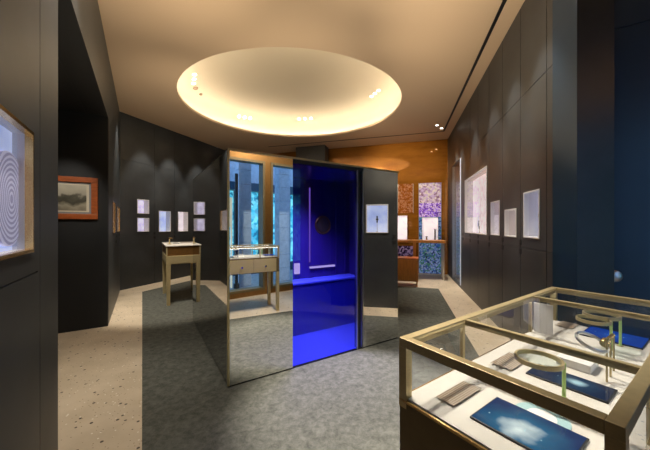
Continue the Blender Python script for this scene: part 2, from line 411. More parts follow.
# ------------------------------------------------------------------ niches
PENDING = []
def niche(w, s0, s1, z0, z1, label, panel, depth=.16, frame=None, fw=.014, group=None, cat='display niche', item=None, proud=.006):
    w.holes.append((s0, s1, z0, z1, depth + .02)); PENDING.append((w, s0, s1, z0, z1, label, panel, depth, frame or white, fw, group, cat, item, proud))
def build_niches():
    for (w, s0, s1, z0, z1, label, panel, dp, fm, fw, group, cat, item, proud) in PENDING:
        p = w.pt((s0 + s1) / 2)
        t = thing('display_niche', label, cat, (p.x, p.y, z0), w.rz, group)
        a, h = (s1 - s0) / 2 - .0005, z1 - z0 - .001
        m = MB(); m.box(-a, -a + fw, -dp, -.02, .0005, h).box(a - fw, a, -dp, -.02, .0005, h).box(-a + fw, a - fw, -dp, -.02, .0005, fw).box(-a + fw, a - fw, -dp, -.02, h - fw, h)
        m.build('liner', white, t)
        m = MB(); m.box(-a, -a + fw, -.02, proud + .002, .0005, h).box(a - fw, a, -.02, proud + .002, .0005, h).box(-a + fw, a - fw, -.02, proud + .002, .0005, fw).box(-a + fw, a - fw, -.02, proud + .002, h - fw, h)
        m.build('frame', fm, t)
        MB().box(-a, a, -dp - .012, -dp, .0005, h).build('back_panel', panel, t)
        MB().box(-a + fw, a - fw, -.022, -.018, fw, h - fw).build('glass_pane', g_clear, t)
        if item:
            nm, lb, ct, r, zf = item
            q = w.pt((s0 + s1) / 2, -dp * .55)
            watch(nm, lb, ct, (q.x, q.y, z0 + fw), w.rz, r, zf * h)
def watch(nm, lb, ct, loc, rz, r, hc):
    """a round watch upright on a slim stand, the dial at height hc above its foot"""
    t = thing(nm, lb, ct, loc, rz)
    MB().cyl(.024, 0, .006).build('base', brass, t)
    MB().cyl(.004, .006, hc - r * .6).build('post', brass, t)
    Mx = T(0, .012, hc, -math.pi / 2)
    MB().lathe([(0, -.006), (r, -.006), (r * 1.06, 0), (r, .006), (r * .88, .006), (r * .86, .004), (0, .004)], 32, Mx).build('watch_case', steel, t, True)
    MB().cyl(r * .84, .0042, .0052, 32, Mx).build('dial', black, t)
    for a, b in ((.9, 2.6), (-2.6, -.9)): MB().box(-r * .5, r * .5, .006, .012, hc + r * a, hc + r * b, bevel=.001).build('strap', black, t)

RG = 'lit niches in the right wall'
def px_niche(w, x0, x1, ytop, ybot, **k):
    """x0 < x1 pixel columns; ytop/ybot measured at column x1"""
    s0, s1 = sorted((w.s(x0), w.s(x1))); _, zt = w.sz(x1, ytop); _, zb = w.sz(x1, ybot)
    niche(w, s0, s1, zb, zt, **k)
px_niche(W_right, 465, 487, 165.5, 235.2, label='largest lit niche in the dark right wall, tall lavender panel with pale frame', panel=lav_w, group=None,
         item=('display_watch', 'watch on a slim stand inside the largest lavender niche', 'watch', .03, .14))
px_niche(W_right, 491, 499.8, 200, 235.8, label='narrow tall lit niche just beside the largest niche in the right wall', panel=lav)
px_niche(W_right, 505, 516.6, 208, 237.4, label='short squarish lit niche in the right wall, lowest top of its row', panel=lav_w,
         item=('display_watch', 'watch on a stand inside the short squarish niche', 'watch', .025, .4))
px_niche(W_right, 524, 540, 188.5, 239, label='blue white lit niche nearest the navy pier in the right wall', panel=lav_b,
         item=('display_watch', 'small dark watch in the blue white niche nearest the navy pier', 'watch', .024, .45))
px_niche(W_rear, 137.1, 149, 200, 213.9, label='small square niche on the rear wall, upper one of the stacked pair', panel=lav)
px_niche(W_rear, 137.1, 149, 218, 231.6, label='small square niche on the rear wall, lower one of the stacked pair', panel=lav)
px_niche(W_rear, 158.8, 170.6, 211.3, 231.6, label='bluish lit niche on the rear wall between the stacked pair and the last niche', panel=lav_b)
px_niche(W_rear, 177.9, 187.9, 212, 231.3, label='pinkish lit niche on the rear wall closest to the mirrored pod', panel=lav_w)
px_niche(W_left, 112.6, 115.0, 203, 233, label='gold lined narrow niche on the left wall past the doorway, nearer of two', panel=lav_w, frame=gold)
px_niche(W_left, 116.9, 119.6, 208, 231.5, label='gold lined narrow niche on the left wall, closest to the rear corner', panel=lav_w, frame=gold)
# the big niche next to the camera
s_a = W_left.s(32); niche(W_left, s_a, s_a + .92, 1.375, 1.925, 'large gold framed niche in the left wall with an oval ringed disc inside', lav_b, depth=.06, frame=gold, fw=.016)

# ------------------------------------------------------------------ walls
# doorway in the left wall
sd0, sd1 = W_left.s(108), W_left.s(58)
W_left.holes.append((sd0, sd1, -1, 3.10))
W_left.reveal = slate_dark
for px in (40,): W_left.vseam(W_left.s(px))
sv = W_left.s(37.8)
W_left.hseam(1.275, sv, W_left.L); W_left.vseam(sd1 + .95 + .55); W_left.vseam(sd0 - .9)
W_left.seams.append((-1, 99, H - .05, H))
o = W_left.build(slate)
for px in (498,): pass
for px in (470, 478, 489, 502.6, 520.4, 546.6): W_right.vseam(W_right.s(px), w=.009)
W_right.hseam(1.235); W_right.hseam(3.02, 0, W_right.s(480))
W_right.holes.append((W_right.s(461), W_right.s(452.5), .06, W_right.sz(456, 163)[1], .2))
o = W_right.build(slate)
for i, px in enumerate((463, 470, 478, 489, 502.6, 520.4)):
    s = W_right.s(px)
    for zc in (1.295, 1.185):
        MB().box(s - .03, s + .03, -.002, .006, zc - .032, zc + .032, bevel=.002).build('lock_plate', black, W_right.obj)
for px in (154.5, 174.5): W_rear.vseam(W_rear.s(px))
W_rear.hseam(1.235); W_rear.hseam(3.02); W_rear.seams.append((-1, 99, H - .05, H))
W_rear.build(slate)
for px, zc in ((154.5, 1.29), (154.5, 1.18), (174.5, 1.29), (174.5, 1.18)):
    s = W_rear.s(px); MB().box(s - .025, s + .025, -.002, .006, zc - .03, zc + .03).build('lock_plate', black, W_rear.obj)
for px, zc in ((116, 1.29), (116, 1.18), (119.3, 1.29), (119.3, 1.18)):
    s = W_left.s(px); MB().box(s - .03, s + .03, -.002, .006, zc - .03, zc + .03).build('lock_plate', black, W_left.obj)
W_pier.hseam(1.235); W_pier.build(navy)
W_side.holes.append((W_side.L - .055, W_side.L - .015, -1, 9, .06)); W_side.vseam(1.62, w=.03); W_side.hseam(3.07); W_side.build(navy)
W_back.vseam(W_back.s(418), w=.02)
W_back.build(amber)
# front: glazed facade wall, openings cut out
FS0 = .891 * (2.19 - L0[0]) + .454 * (.70 - L0[1])          # facade coordinate of the middle mullion
openings = [(FS0 - .95, FS0 + .03), (FS0 + .17, FS0 + 1.12)]
for a, b in openings: W_front.holes.append((a, b, .10, 2.88))
W_front.hseam(3.0); W_front.build(brass_dark)
for i, (a, b) in enumerate(openings):
    p = W_front.pt((a + b) / 2, 0); hw = (b - a) / 2
    w_ = MB(); fw = .05
    w_.box(-hw, -hw + fw, -.20, .012, .10, 2.88).box(hw - fw, hw, -.20, .012, .10, 2.88).box(-hw + fw, hw - fw, -.20, .012, .10, .10 + fw).box(-hw + fw, hw - fw, -.20, .012, 2.88 - fw, 2.88)
    o = w_.build('window_%d' % (i + 1), brass_dark, None, loc=(p.x, p.y, 0), rz=W_front.rz); o['kind'] = 'structure'; o.data.materials[0] = bronze_case
    MB().box(-hw + fw, hw - fw, -.11, -.10, .10 + fw, 2.88 - fw).build('glass_pane', g_facade, o)
build_niches()
# oval ringed disc inside the large niche
_p = W_left.pt(0, -.045); s_d = on_line(10, (_p.x, _p.y), W_left.d)[0]
q = W_left.pt(s_d, -.058, 1.61)
m = MB(); m.lathe([(0, 0), (.5, 0), (.5, .012), (.46, .018), (0, .018)], 64, T(0, 0, 0, -math.pi / 2) @ Matrix.Diagonal((.38, .40, 1, 1)))
tag(m.build('guilloche_disc', rings, None, True, loc=q, rz=W_left.rz), 'pale oval disc engraved with rings inside the large gold framed niche', 'ornament')

# corridor behind the doorway
J2 = W_left.pt(sd0); J1 = W_left.pt(sd1)
CL = 3.2
Wc_far = Wall('wall_corridor_far', (J2.x, J2.y), (J2.x - .846 * CL, J2.y - .533 * CL), .12, 3.1)
# face starts behind the left wall slab
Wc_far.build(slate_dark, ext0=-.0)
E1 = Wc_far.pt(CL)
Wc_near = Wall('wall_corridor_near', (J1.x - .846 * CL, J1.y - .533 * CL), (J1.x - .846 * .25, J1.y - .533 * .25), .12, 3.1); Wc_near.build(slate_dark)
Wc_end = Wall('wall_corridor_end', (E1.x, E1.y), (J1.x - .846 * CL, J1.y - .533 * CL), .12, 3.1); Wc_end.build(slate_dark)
def poly(name, pts, z0, z1, m, kind='structure', holes=None):
    bm = bmesh.new()
    vs = [bm.verts.new((x, y, z1)) for x, y in pts]; es = [bm.edges.new((vs[i], vs[(i + 1) % len(vs)])) for i in range(len(vs))]
    for hp in holes or []:
        hv = [bm.verts.new((x, y, z1)) for x, y in hp]; es += [bm.edges.new((hv[i], hv[(i + 1) % len(hv)])) for i in range(len(hv))]
    bmesh.ops.triangle_fill(bm, edges=es, use_beauty=True, use_dissolve=False)
    r = bmesh.ops.extrude_face_region(bm, geom=list(bm.faces))
    for g in r['geom']:
        if isinstance(g, bmesh.types.BMVert): g.co.z = z0
    bmesh.ops.recalc_face_normals(bm, faces=bm.faces)
    me = bpy.data.meshes.new(name); bm.to_mesh(me); bm.free(); me.materials.append(m)
    o = bpy.data.objects.new(name, me); COL.objects.link(o)
    if kind: o['kind'] = kind
    return o
def v2(p): return (p[0], p[1])
cc = [v2(Wc_far.pt(.252, -.12)), v2(Wc_far.pt(CL, -.12)), v2(Wc_near.pt(0, -.12)), v2(Wc_near.pt(CL - .252, -.12))]
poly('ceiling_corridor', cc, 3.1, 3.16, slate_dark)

# floor, carpet, ceiling
room = [v2(W_front.pt(-.3, -.25)), v2(W_front.pt(W_front.L + .5, -.25)), (4.1, 2.2), (3.0, 2.9), (C3[0] + .45, C3[1] + .1), (C3[0] + .3, C3[1] + .4), (C2[0] - .15, C2[1] + .45), (C1[0] - .35, C1[1] + .15)]
big = [(-7.2, -2.2), (4.4, -2.2 + 1.1), (4.4, 9.6), (-7.2, 12.0)]
fl = [v2(W_front.pt(-.3, -.25)), v2(W_front.pt(W_front.L + .5, -.25)), (4.2, 2.4), (4.2, 9.6), (-3.4, 11.6), (-7.2, 7.0), (-7.2, -.8)]
poly('floor', fl, -.10, 0.0, terr)
K = [(-.347, .548), (1.39, 1.89), (2.66, 6.8), (-3.31, 8.70), (-4.09, 6.49)]
carpet = poly('carpet', K, 0.0, .006, carpet_m, None)
tag(carpet, 'charcoal grey mottled carpet covering the middle of the pale stone floor', 'carpet')
OC, ORX, ORY = (-.70, 6.40), 2.32, 2.165
N = 96
hole = [(OC[0] + ORX * math.cos(2 * math.pi * i / N), OC[1] + ORY * math.sin(2 * math.pi * i / N)) for i in range(N)]
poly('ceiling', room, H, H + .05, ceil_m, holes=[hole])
# dome above the opening
G = .22
bm = bmesh.new(); rows = []
prof = [(1.0, .05), (1.0, .20), (.998, .32), (.985, .42), (.962, .49), (.93, .54), (.88, .58), (.80, .61), (.68, .635), (.5, .655), (.3, .668), (.12, .672), (0, .673)]
for f, z in prof:
    if f < 1e-6: rows.append([bm.verts.new((OC[0], OC[1], H + z))]); continue
    rows.append([bm.verts.new((OC[0] + (ORX + G) * f * math.cos(2 * math.pi * i / N), OC[1] + (ORY + G) * f * math.sin(2 * math.pi * i / N), H + z)) for i in range(N)])
for a, b in zip(rows, rows[1:]):
    for i in range(N):
        j = (i + 1) % N
        bm.faces.new([a[i], b[i], b[j], a[j]] if len(b) > 1 else [a[i], b[0], a[j]])
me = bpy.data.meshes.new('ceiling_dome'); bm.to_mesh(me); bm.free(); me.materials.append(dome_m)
for p in me.polygons: p.use_smooth = True
dome = bpy.data.objects.new('ceiling_dome', me); COL.objects.link(dome); dome['kind'] = 'structure'
# led strip lying on the ledge, out of sight behind the rim
bm = bmesh.new(); ra = []
for k, (g, z) in enumerate(((.05, .052), (.10, .052), (.10, .062), (.05, .062))):
    ra.append([bm.verts.new((OC[0] + (ORX + g) * math.cos(2 * math.pi * i / N), OC[1] + (ORY + g) * math.sin(2 * math.pi * i / N), H + z)) for i in range(N)])
for k in range(4):
    a, b = ra[k], ra[(k + 1) % 4]
    for i in range(N): bm.faces.new([a[i], a[(i + 1) % N], b[(i + 1) % N], b[i]])
bmesh.ops.recalc_face_normals(bm, faces=bm.faces)
me = bpy.data.meshes.new('cove_light'); bm.to_mesh(me); bm.free(); me.materials.append(led_warm)
cove = bpy.data.objects.new('cove_light', me); COL.objects.link(cove)
tag(cove, 'hidden warm light strip running round the rim of the oval ceiling dome', 'light')
# slots in the ceiling
def strip(name, a, b, w, z0, z1, m):
    d = Vector((b[0] - a[0], b[1] - a[1], 0)); L = d.length
    o = MB().box(0, L, -w / 2, w / 2, z0, z1).build(name, m, None, loc=(a[0], a[1], 0), rz=math.atan2(d.y, d.x)); o['kind'] = 'structure'
    return o
A = W_right.pt(.15, .225); B = W_right.pt(W_right.L - .80, .225); Cc = W_back.pt(5.6, .86)
strip('trim_1', (A.x, A.y), (B.x, B.y), .045, H - .004, H, black)
strip('trim_2', (B.x, B.y), (Cc.x, Cc.y), .045, H - .004, H, black)
# pillar in front of the amber wall
p = Vector((-.43, 9.75, 0))
o = MB().box(-.51, .51, -.2, .2, 0, H).build('wall_pillar', slate, None, loc=p, rz=W_back.rz + math.pi); o['kind'] = 'structure'

# ------------------------------------------------------------------ lamps
def spot(name, loc, target, power, angle, blend=.6, radius=.05, color=NEUTRAL, parent=None):
    l = bpy.data.lights.new(name, 'SPOT'); l.energy = power * K_SPOT; l.spot_size = math.radians(angle); l.spot_blend = blend; l.shadow_soft_size = radius; l.color = color
    o = bpy.data.objects.new(name, l); COL.objects.link(o); o.location = loc
    o.rotation_euler = (Vector(target) - Vector(loc)).to_track_quat('-Z', 'Y').to_euler()
    return o
def downlight(loc, label, target=None, power=0, angle=50, tilt=None, color=NEUTRAL, r=.045, group=None, blend=.6, radius=.04):
    t = thing('downlight', label, 'ceiling light', loc, 0, group)
    if tilt is not None: t.rotation_euler = tilt
    MB().lathe([(r * .78, .0), (r, .0), (r, -.006), (r * .80, -.010), (r * .78, -.006)], 24).build('trim_ring', white, t, True)
    MB().cyl(r * .76, -.005, -.001).build('lamp_face', lamp_face, t)
    if power: spot('downlight_beam', Vector(loc) + Vector((0, 0, -.05)), target, power, angle, blend, radius, color)
    return t
# groups of three small lamps set in the dome
def dome_f(z):
    if z <= prof[0][1]: return 1.0
    for (f0, z0), (f1, z1) in zip(prof, prof[1:]):
        if z <= z1: return f0 + (f1 - f0) * (z - z0) / (z1 - z0)
    return 0.0
def dome_g(p): return math.hypot((p.x - OC[0]) / (ORX + G), (p.y - OC[1]) / (ORY + G)) - dome_f(p.z - H)
def on_dome(px, py):
    d = Vector(((px - 325) / FPX, 1, -(py - 225) / FPX)); o = Vector((0, 0, CAM_H))
    for k in range(8000):
        p = o + d * (3 + k * .001)
        if p.z > H + .02 and dome_g(p) >= 0: return p
    return o + d * 7
def dome_n(p):
    e = .004
    return Vector([dome_g(p + Vector(a)) - dome_g(p - Vector(a)) for a in ((e, 0, 0), (0, e, 0), (0, 0, e))]).normalized()
trios = {'at the dome end facing the left wall': [(194.5, 74), (194, 78.5), (193.5, 83)],
         'on the far dome side above the pod corner': [(239, 116.2), (244.5, 117.2), (250, 118)],
         'on the far dome side above the blue glass': [(299, 118.6), (305, 118.4), (311, 118)],
         'on the dome side facing the right wall': [(371.5, 96), (375, 93), (378.5, 90)]}
order = ('first', 'middle', 'last')
for where, pts in trios.items():
    for k, (px, py) in enumerate(pts):
        p = on_dome(px, py)
        nrm = dome_n(p)
        downlight(p - nrm * .008, '%s of three dome lamps %s' % (order[k], where), tilt=nrm.to_track_quat('Z', 'Y').to_euler(), r=.05, group='lamps in the dome')
for k, (px, py, lb) in enumerate(((195.5, 88, 'larger brown disc sensor under the lamp trio at the narrow end of the dome'), (200.8, 94, 'smaller brown disc sensor under the lamp trio of the dome'))):
    p = on_dome(px, py); nrm = dome_n(p)
    o = MB().lathe([(0, 0), (.06 - .02 * k, 0), (.05 - .02 * k, -.02), (0, -.024)], 24).build('ceiling_sensor', dome_disc, None, True, loc=p - nrm * .004)
    o.rotation_euler = nrm.to_track_quat('Z', 'Y').to_euler(); tag(o, lb, 'sensor')
# lamps let into the flat ceiling, each with its beam
q1 = on_z(437, 125, H); q2 = on_z(441.5, 128, H); q3 = on_z(216.5, 147.5, H)
downlight(q1 - Vector((0, 0, .001)), 'small ceiling lamp by the bend of the black slot, nearer of two', (3.0, 7.6, 0), 260, 46)
downlight(q2 - Vector((0, 0, .001)), 'small ceiling lamp by the bend of the black slot, further of two', (2.9, 6.4, 0), 260, 46)
downlight(q3 - Vector((0, 0, .001)), 'tiny ceiling lamp above the rear wall left of the pod', (-3.2, 6.2, 1.0), 320, 40)
HIDDEN = [((-2.6, 4.2), (-2.9, 5.5, 0), 620, 40),          # display table by the rear wall
          ((-.9, 1.6), (-1.3, 1.75, 0), 170, 60),         # stone floor by the doorway
          ((-1.9, 3.2), (-2.5, 3.9, 0), 180, 60),         # stone floor past the doorway
          ((.6, 3.0), (.32, 2.5, 0), 2000, 32),          # carpet before the pod
          ((1.9, 3.8), (1.50, 3.5, 0), 420, 42),          # carpet beside the right wall
          ((.5, 2.7), (.9, 1.45, .95), 480, 36),          # glass showcase
          ((.1, 3.0), (.65, 1.35, .8), 500, 26),          # added beam to warm the drawer side of the showcase
          ((1.6, 2.6), (2.3, .75, 2.2), 420, 60)]         # extra beam put in to brighten the bronze window frames
for loc, tg, pw, an in HIDDEN:
    spot('ceiling_beam', (loc[0], loc[1], H - .03), tg, pw, an)
for k, sW in enumerate((.55, 1.35, 2.2, 3.3, 4.6)):
    p = W_right.pt(sW, .55, H - .001); t = W_right.pt(sW, 0, 1.5)
    spot('wall_washer_beam', p - Vector((0, 0, .03)), t, 150, 50)
for k, sW in enumerate((2.2, 3.2, 4.0)):
    p = W_rear.pt(sW, .55, H - .001); t = W_rear.pt(sW, 0, 1.5)
    spot('wall_washer_beam', p - Vector((0, 0, .03)), t, 150, 50)
p = W_back.pt(2.6, 4.6, H - .15)                                       # added lamp without fixture in the dome opening, brightens the amber wall
spot('added_amber_fill_beam', p, W_back.pt(1.35, 0, 2.7), 900, 44, .7, .02, WARM)
for sW, pw_ in ((.9, 150), (5.5, 130), (7.2, 70)):
    p = W_left.pt(sW, .55, H - .001); t = W_left.pt(sW, 0, 2.2)
    spot('wall_washer_beam', p - Vector((0, 0, .03)), t, pw_, 60)

# ------------------------------------------------------------------ mirrored pod
U = (.846, .533); VV = (-.533, .846); P0 = (-.89, 2.66); PH = 2.206; PL = 2.2; RZ = math.atan2(U[1], U[0])
def us(px): return on_line(px, P0, U)[0]
pod = thing('mirror_pod', 'mirror clad cubic pod with a blue glass doorway standing on the carpet', 'display pod', (P0[0], P0[1], 0), RZ)
xb0, xb1, xf = us(292.8), us(356.5), us(363.5)
zb = .02
MB().box(.014, xb0, 0, .02, zb, PH - .012).build('mirror_panel', mirror, pod)
MB().box(xf, PL - .014, 0, .02, zb, PH - .012).build('mirror_panel', mirror, pod)
MB().box(0, .02, .02, PL, zb, PH - .012).build('mirror_panel', mirror_dark, pod)
MB().box(PL - .02, PL, .02, PL, zb, PH - .012).build('mirror_panel', mirror_dark, pod)
MB().box(.02, PL - .02, PL - .02, PL, zb, PH - .012).build('mirror_panel', mirror_dark, pod)
MB().box(.01, PL - .01, .01, PL - .01, .006, zb).build('plinth', black, pod)
MB().box(0, PL, -.002, PL, PH - .012, PH).build('roof', slate_dark, pod)
up_m = emission('added roof fill', (1, .84, .62), 4.2)  # added glowing panel, hidden on the roof to brighten the ceiling
MB().box(.35, PL - .35, .35, PL - .35, PH, PH + .01).build('added_roof_fill', up_m, pod)
MB().box(-.004, .014, -.004, .02, zb, PH - .012).build('corner_trim', brass, pod)
MB().box(-.004, PL, -.006, -.002, PH - .02, PH).build('top_trim', brass, pod)
# interior
blue_wall = mat('deep blue lacquer', (.050, .022, .18), .25)
blue_floor = mat('blue inner floor', (.05, .07, .45), .45)
yb = 1.02; xr = PL - .03
MB().box(xb0 - .32, xb0 - .30, .02, yb + .03, zb, PH - .012).box(xr - .01, xr, .02, yb + .03, zb, PH - .012).build('inner_side_wall', blue_wall, pod)
MB().box(xb0 - .30, xr - .01, yb, yb + .03, zb, PH - .012).build('inner_back_wall', blue_wall, pod)
MB().box(xb0 - .30, xr - .01, .02, yb, PH - .04, PH - .012).build('inner_ceiling', blue_wall, pod)
MB().box(xb0 - .30, xr - .01, .021, yb, zb, zb + .004).build('inner_floor', blue_floor, pod)
pink_glint = emission('pink reflection glow', (1, .50, .95), .45)  # glowing strip imitates a pink reflected line
led_gold = emission('warm shelf led', (1, .80, .55), 1.5)
def inner_x(px, y):
    p = (P0[0] + VV[0] * y, P0[1] + VV[1] * y); return on_line(px, p, U)[0]
xa = inner_x(309.5, yb)
MB().box(xa - .008, xa + .008, yb - .012, yb, .95, 2.05).build('reflection_line', pink_glint, pod)
MB().box(xa, inner_x(334, yb), yb - .03, yb, .86, .885).build('shelf_light', led_gold, pod)
MB().box(inner_x(294, yb), inner_x(299, yb), yb - .03, yb, .80, .95).build('shelf_light', led_gold, pod)
for px in (336, 345): MB().box(inner_x(px, yb) - .01, inner_x(px, yb) + .01, yb - .02, yb, .75, 2.05).build('upright', blue_wall, pod)
ex = inner_x(323, yb)
em = MB().lathe([(0, 0), (.105, 0), (.12, .008), (.13, .016), (.14, .008), (.145, 0)], 48, T(ex, yb, 1.50, math.pi / 2)).build('round_emblem', brass_dark, pod, True)
MB().lathe([(0, .002), (.10, .002), (.10, .012), (.0, .012)], 40, T(ex, yb, 1.50, math.pi / 2)).build('emblem_face', bronze_case, em)
# glass door and its upright edges
gd = MB().box(xb0 + .002, xb1, .005, .013, zb, PH - .06).build('glass_door', g_blue, pod)
for x in (xb1 + .004, xf - .02): MB().box(x, x + .012, -.008, .02, zb, PH - .05).build('door_edge', steel, pod)
MB().box(xb1 + .02, xf - .024, .02, .06, zb, PH - .05).build('door_jamb', black, pod)
MB().box(xb0, xf, 0, .03, PH - .06, PH - .012).build('door_head', black, pod)
pl = bpy.data.lights.new('pod_lamp', 'AREA'); pl.energy = 32 * K_POD; pl.size = .5; pl.color = (.80, .80, 1); pl.spread = math.radians(95)
plo = bpy.data.objects.new('pod_lamp', pl); COL.objects.link(plo)
pc = Vector((P0[0], P0[1], 0)) + Vector((U[0], U[1], 0)) * ((xb0 + xf) / 2) + Vector((VV[0], VV[1], 0)) * .45; plo.location = (pc.x, pc.y, PH - .06)
# counter standing inside the pod
cx0, cx1 = xb0 - .28, xr - .03
pc2 = Vector((P0[0], P0[1], .025)) + Vector((U[0], U[1], 0)) * ((cx0 + cx1) / 2) + Vector((VV[0], VV[1], 0)) * .74
ct = thing('counter', 'low solid blue counter standing inside the pod behind the blue glass', 'counter', pc2, RZ)
cw = (cx1 - cx0) / 2
counter_m = mat('blue counter lacquer', (.02, .02, .30), .35)
counter_top = mat('blue counter top', (.12, .14, .62), .3)
MB().box(-cw, cw, .01, .265, 0, .665, bevel=.008).build('body', counter_m, ct)
MB().box(-cw, cw, 0, .268, .665, .70, bevel=.010).build('worktop', counter_top, ct)

# ------------------------------------------------------------------ glass showcase
SR = math.atan2(.575, .818); SL, SW, ST, TZ = 1.333, .512, 1.14, .952
SO = Vector((.238, .932, 0)); sdx = Vector((.818, .575, 0)); sdy = Vector((-.575, .818, 0))
case = thing('showcase', 'brass framed glass topped showcase table with a row of drawers nearest the camera', 'showcase', SO, SR)
bw = .028
m = MB()   # vitrine frame, local x along the long side, y from -SW to 0
for y0 in (-SW, -bw): m.box(0, SL, y0, y0 + bw, ST - bw, ST, bevel=.0015)
for x0 in (0, SL - bw): m.box(x0, x0 + bw, -SW + bw, -bw, ST - bw, ST, bevel=.0015)
for x0 in (0, SL - bw):
    for y0 in (-SW, -bw): m.box(x0, x0 + bw, y0, y0 + bw, TZ - .03, ST - bw)
m.build('vitrine_frame', brass, case)
DX = (.352, .992)
for x in DX:
    b_ = MB().box(x - .009, x + .009, -SW + bw, -bw, ST - .022, ST - .002).box(x - .008, x + .008, -.018, -.006, TZ, ST - bw).box(x - .008, x + .008, -SW + .006, -SW + .018, TZ, ST - bw)
    b_.build('cross_bar', brass, case)
edges = [0.0 + bw] + [q for x in DX for q in (x - .009, x + .009)] + [SL - bw]
for k in range(3): MB().box(edges[2 * k], edges[2 * k + 1], -SW + bw, -bw, ST - .012, ST - .006).build('top_glass', g_clear, case)
for y0 in (-SW + .009, -.015): MB().box(bw, SL - bw, y0, y0 + .006, TZ, ST - bw).build('side_glass', g_clear, case)
for x0 in (.009, SL - .015): MB().box(x0, x0 + .006, -SW + bw, -bw, TZ, ST - bw).build('end_glass', g_clear, case)
m = MB()
for y0 in (-SW + .008, -.020):
    m.box(bw, SL - bw, y0, y0 + .012, ST - bw - .002, ST - bw + .002)
m.build('light_strip', led_case, case)
MB().box(.010, SL - .010, -SW + .010, -.010, TZ - .03, TZ).build('tray', tray_m, case)
MB().box(0, SL, -SW, -SW + .008, TZ - .012, TZ - .004).box(0, SL, -.008, 0, TZ - .012, TZ - .004).box(0, .008, -SW + .008, -.008, TZ - .012, TZ - .004).box(SL - .008, SL, -SW + .008, -.008, TZ - .012, TZ - .004).build('edge_line', gold, case)
MB().box(.001, SL - .001, -SW + .001, -.001, .69, TZ - .013, bevel=.002).build('apron', bronze_case, case)
for k in range(3):
    x0 = .082 + k * .40
    d_ = MB().box(x0, x0 + .395, -.004, .008, .70, TZ - .03, bevel=.002).build('drawer', brass, case)
    MB().lathe([(0, 0), (.010, 0), (.010, .012), (.016, .018), (.016, .028), (0, .030)], 20, T(x0 + .20, .008, .80, -math.pi / 2)).build('knob', chrome, d_, True)
for x, y in ((.025, -.025), (SL - .025, -.025), (.025, -SW + .025), (SL - .025, -SW + .025)):
    MB().box(x - .025, x + .025, y - .025, y + .025, .0, .69, bevel=.002).build('leg', brass, case)

def tray_pt(px, py, z=TZ): return on_z(px, py, z)
# screens lying in the tray
def screen(cs, label, sm):
    pts = [tray_pt(*c) for c in cs]                                    # near-left, far-left, far-right pixel corners
    c = (pts[0] + pts[2]) / 2; ax = ((pts[2] - pts[1]).dot(sdx * 0 + (pts[2] - pts[1]).normalized()))
    ex_ = (pts[2] - pts[1]); ey_ = (pts[1] - pts[0])
    w_, d_ = ex_.length / 2, ey_.length / 2
    t = thing('tablet_screen', label, 'screen', (c.x, c.y, TZ), SR - math.pi / 2)
    MB().box(-w_, w_, -d_, d_, 0, .006, bevel=.0015).build('bezel', black, t)
    MB().box(-w_ + .004, w_ - .004, -d_ + .004, d_ - .004, .0062, .0068).build('display', sm, t)
screen([(469, 418), (497, 398.5), (590, 441)], 'blue teal tablet screen lying in the nearest compartment of the showcase', scr_teal)
screen([(523, 376), (537, 367), (619, 389)], 'dark night sky tablet screen lying in the middle compartment of the showcase', scr_night)
screen([(580, 334), (592, 326.5), (650, 341)], 'bright blue tablet screen lying in the far compartment of the showcase', scr_blue)
def plaque(cs, label):
    pts = [tray_pt(*c) for c in cs]; c = (pts[0] + pts[2]) / 2
    w_, d_ = (pts[2] - pts[1]).length / 2, (pts[1] - pts[0]).length / 2
    t = thing('text_plaque', label, 'plaque', (c.x, c.y, TZ), SR - math.pi / 2)
    MB().box(-w_, w_, -d_, d_, 0, .005).build('plate', g_clear, t)
    MB().box(-w_ * .92, w_ * .92, -d_ * .9, d_ * .9, .0052, .0056).build('printed_text', text_m, t)
plaque([(432, 397.7), (466, 382.5), (484.8, 391)], 'clear plaque of small brown text in the nearest compartment')
plaque([(492, 364), (510, 352), (528, 360)], 'clear plaque of small brown text in the middle compartment')
plaque([(553.5, 325.5), (563.5, 321.6), (581, 325.5)], 'clear plaque of small brown text in the far compartment')
# magnifiers on green posts
def loupe(foot, ring_c, rad, label):
    f = tray_pt(*foot); Y = f.y
    zt = zz(ring_c[2], Y)
    t = thing('magnifier', label, 'magnifier', f)
    h = zt - TZ
    MB().lathe([(0, 0), (.012, 0), (.012, .003), (0, .003)], 20).build('foot', brass, t)
    MB().cyl(.0052, .003, h, 16).build('post', post_glow, t)
    # ring centre: along the showcase's short side, away from the post
    d = Vector((ring_c[0] - foot[0], 0, 0)); dirv = Vector((-.90, .43, 0)) * rad
    Mx = T(dirv.x, dirv.y, h - .002)
    MB().lathe([(rad * .90, -.007), (rad, -.007), (rad, .007), (rad * .90, .007)], 48, Mx, close=True).build('ring', brass, t, True)
    MB().lathe([(0, -.004), (rad * .5, -.0035), (rad * .9, -.001), (rad * .9, .001), (rad * .5, .0035), (0, .004)], 40, Mx).build('lens', g_lens, t, True)
    return t
loupe((564, 399), (542, 357, 363), .066, 'brass ringed magnifier on a green post over the middle screen')
loupe((611, 350), (592, 319, 321.5), .060, 'brass ringed magnifier on a green post above the far text plaque')
loupe((620.3, 346), (602, 313, 316.5), .066, 'brass ringed magnifier on a green post standing on the far blue screen edge')
# disc painted as the light a magnifier throws on the tray
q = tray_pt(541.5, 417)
t = thing('loupe_light_disc', 'painted white and teal disc of magnifier light behind the nearest screen', 'disc', (q.x, q.y, TZ))
teal_m = mat('pale teal light ring', (.34, .52, .54), .6)
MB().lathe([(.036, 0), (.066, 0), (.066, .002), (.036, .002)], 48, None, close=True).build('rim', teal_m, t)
MB().cyl(.0355, 0, .003, 40).build('centre', white, t)
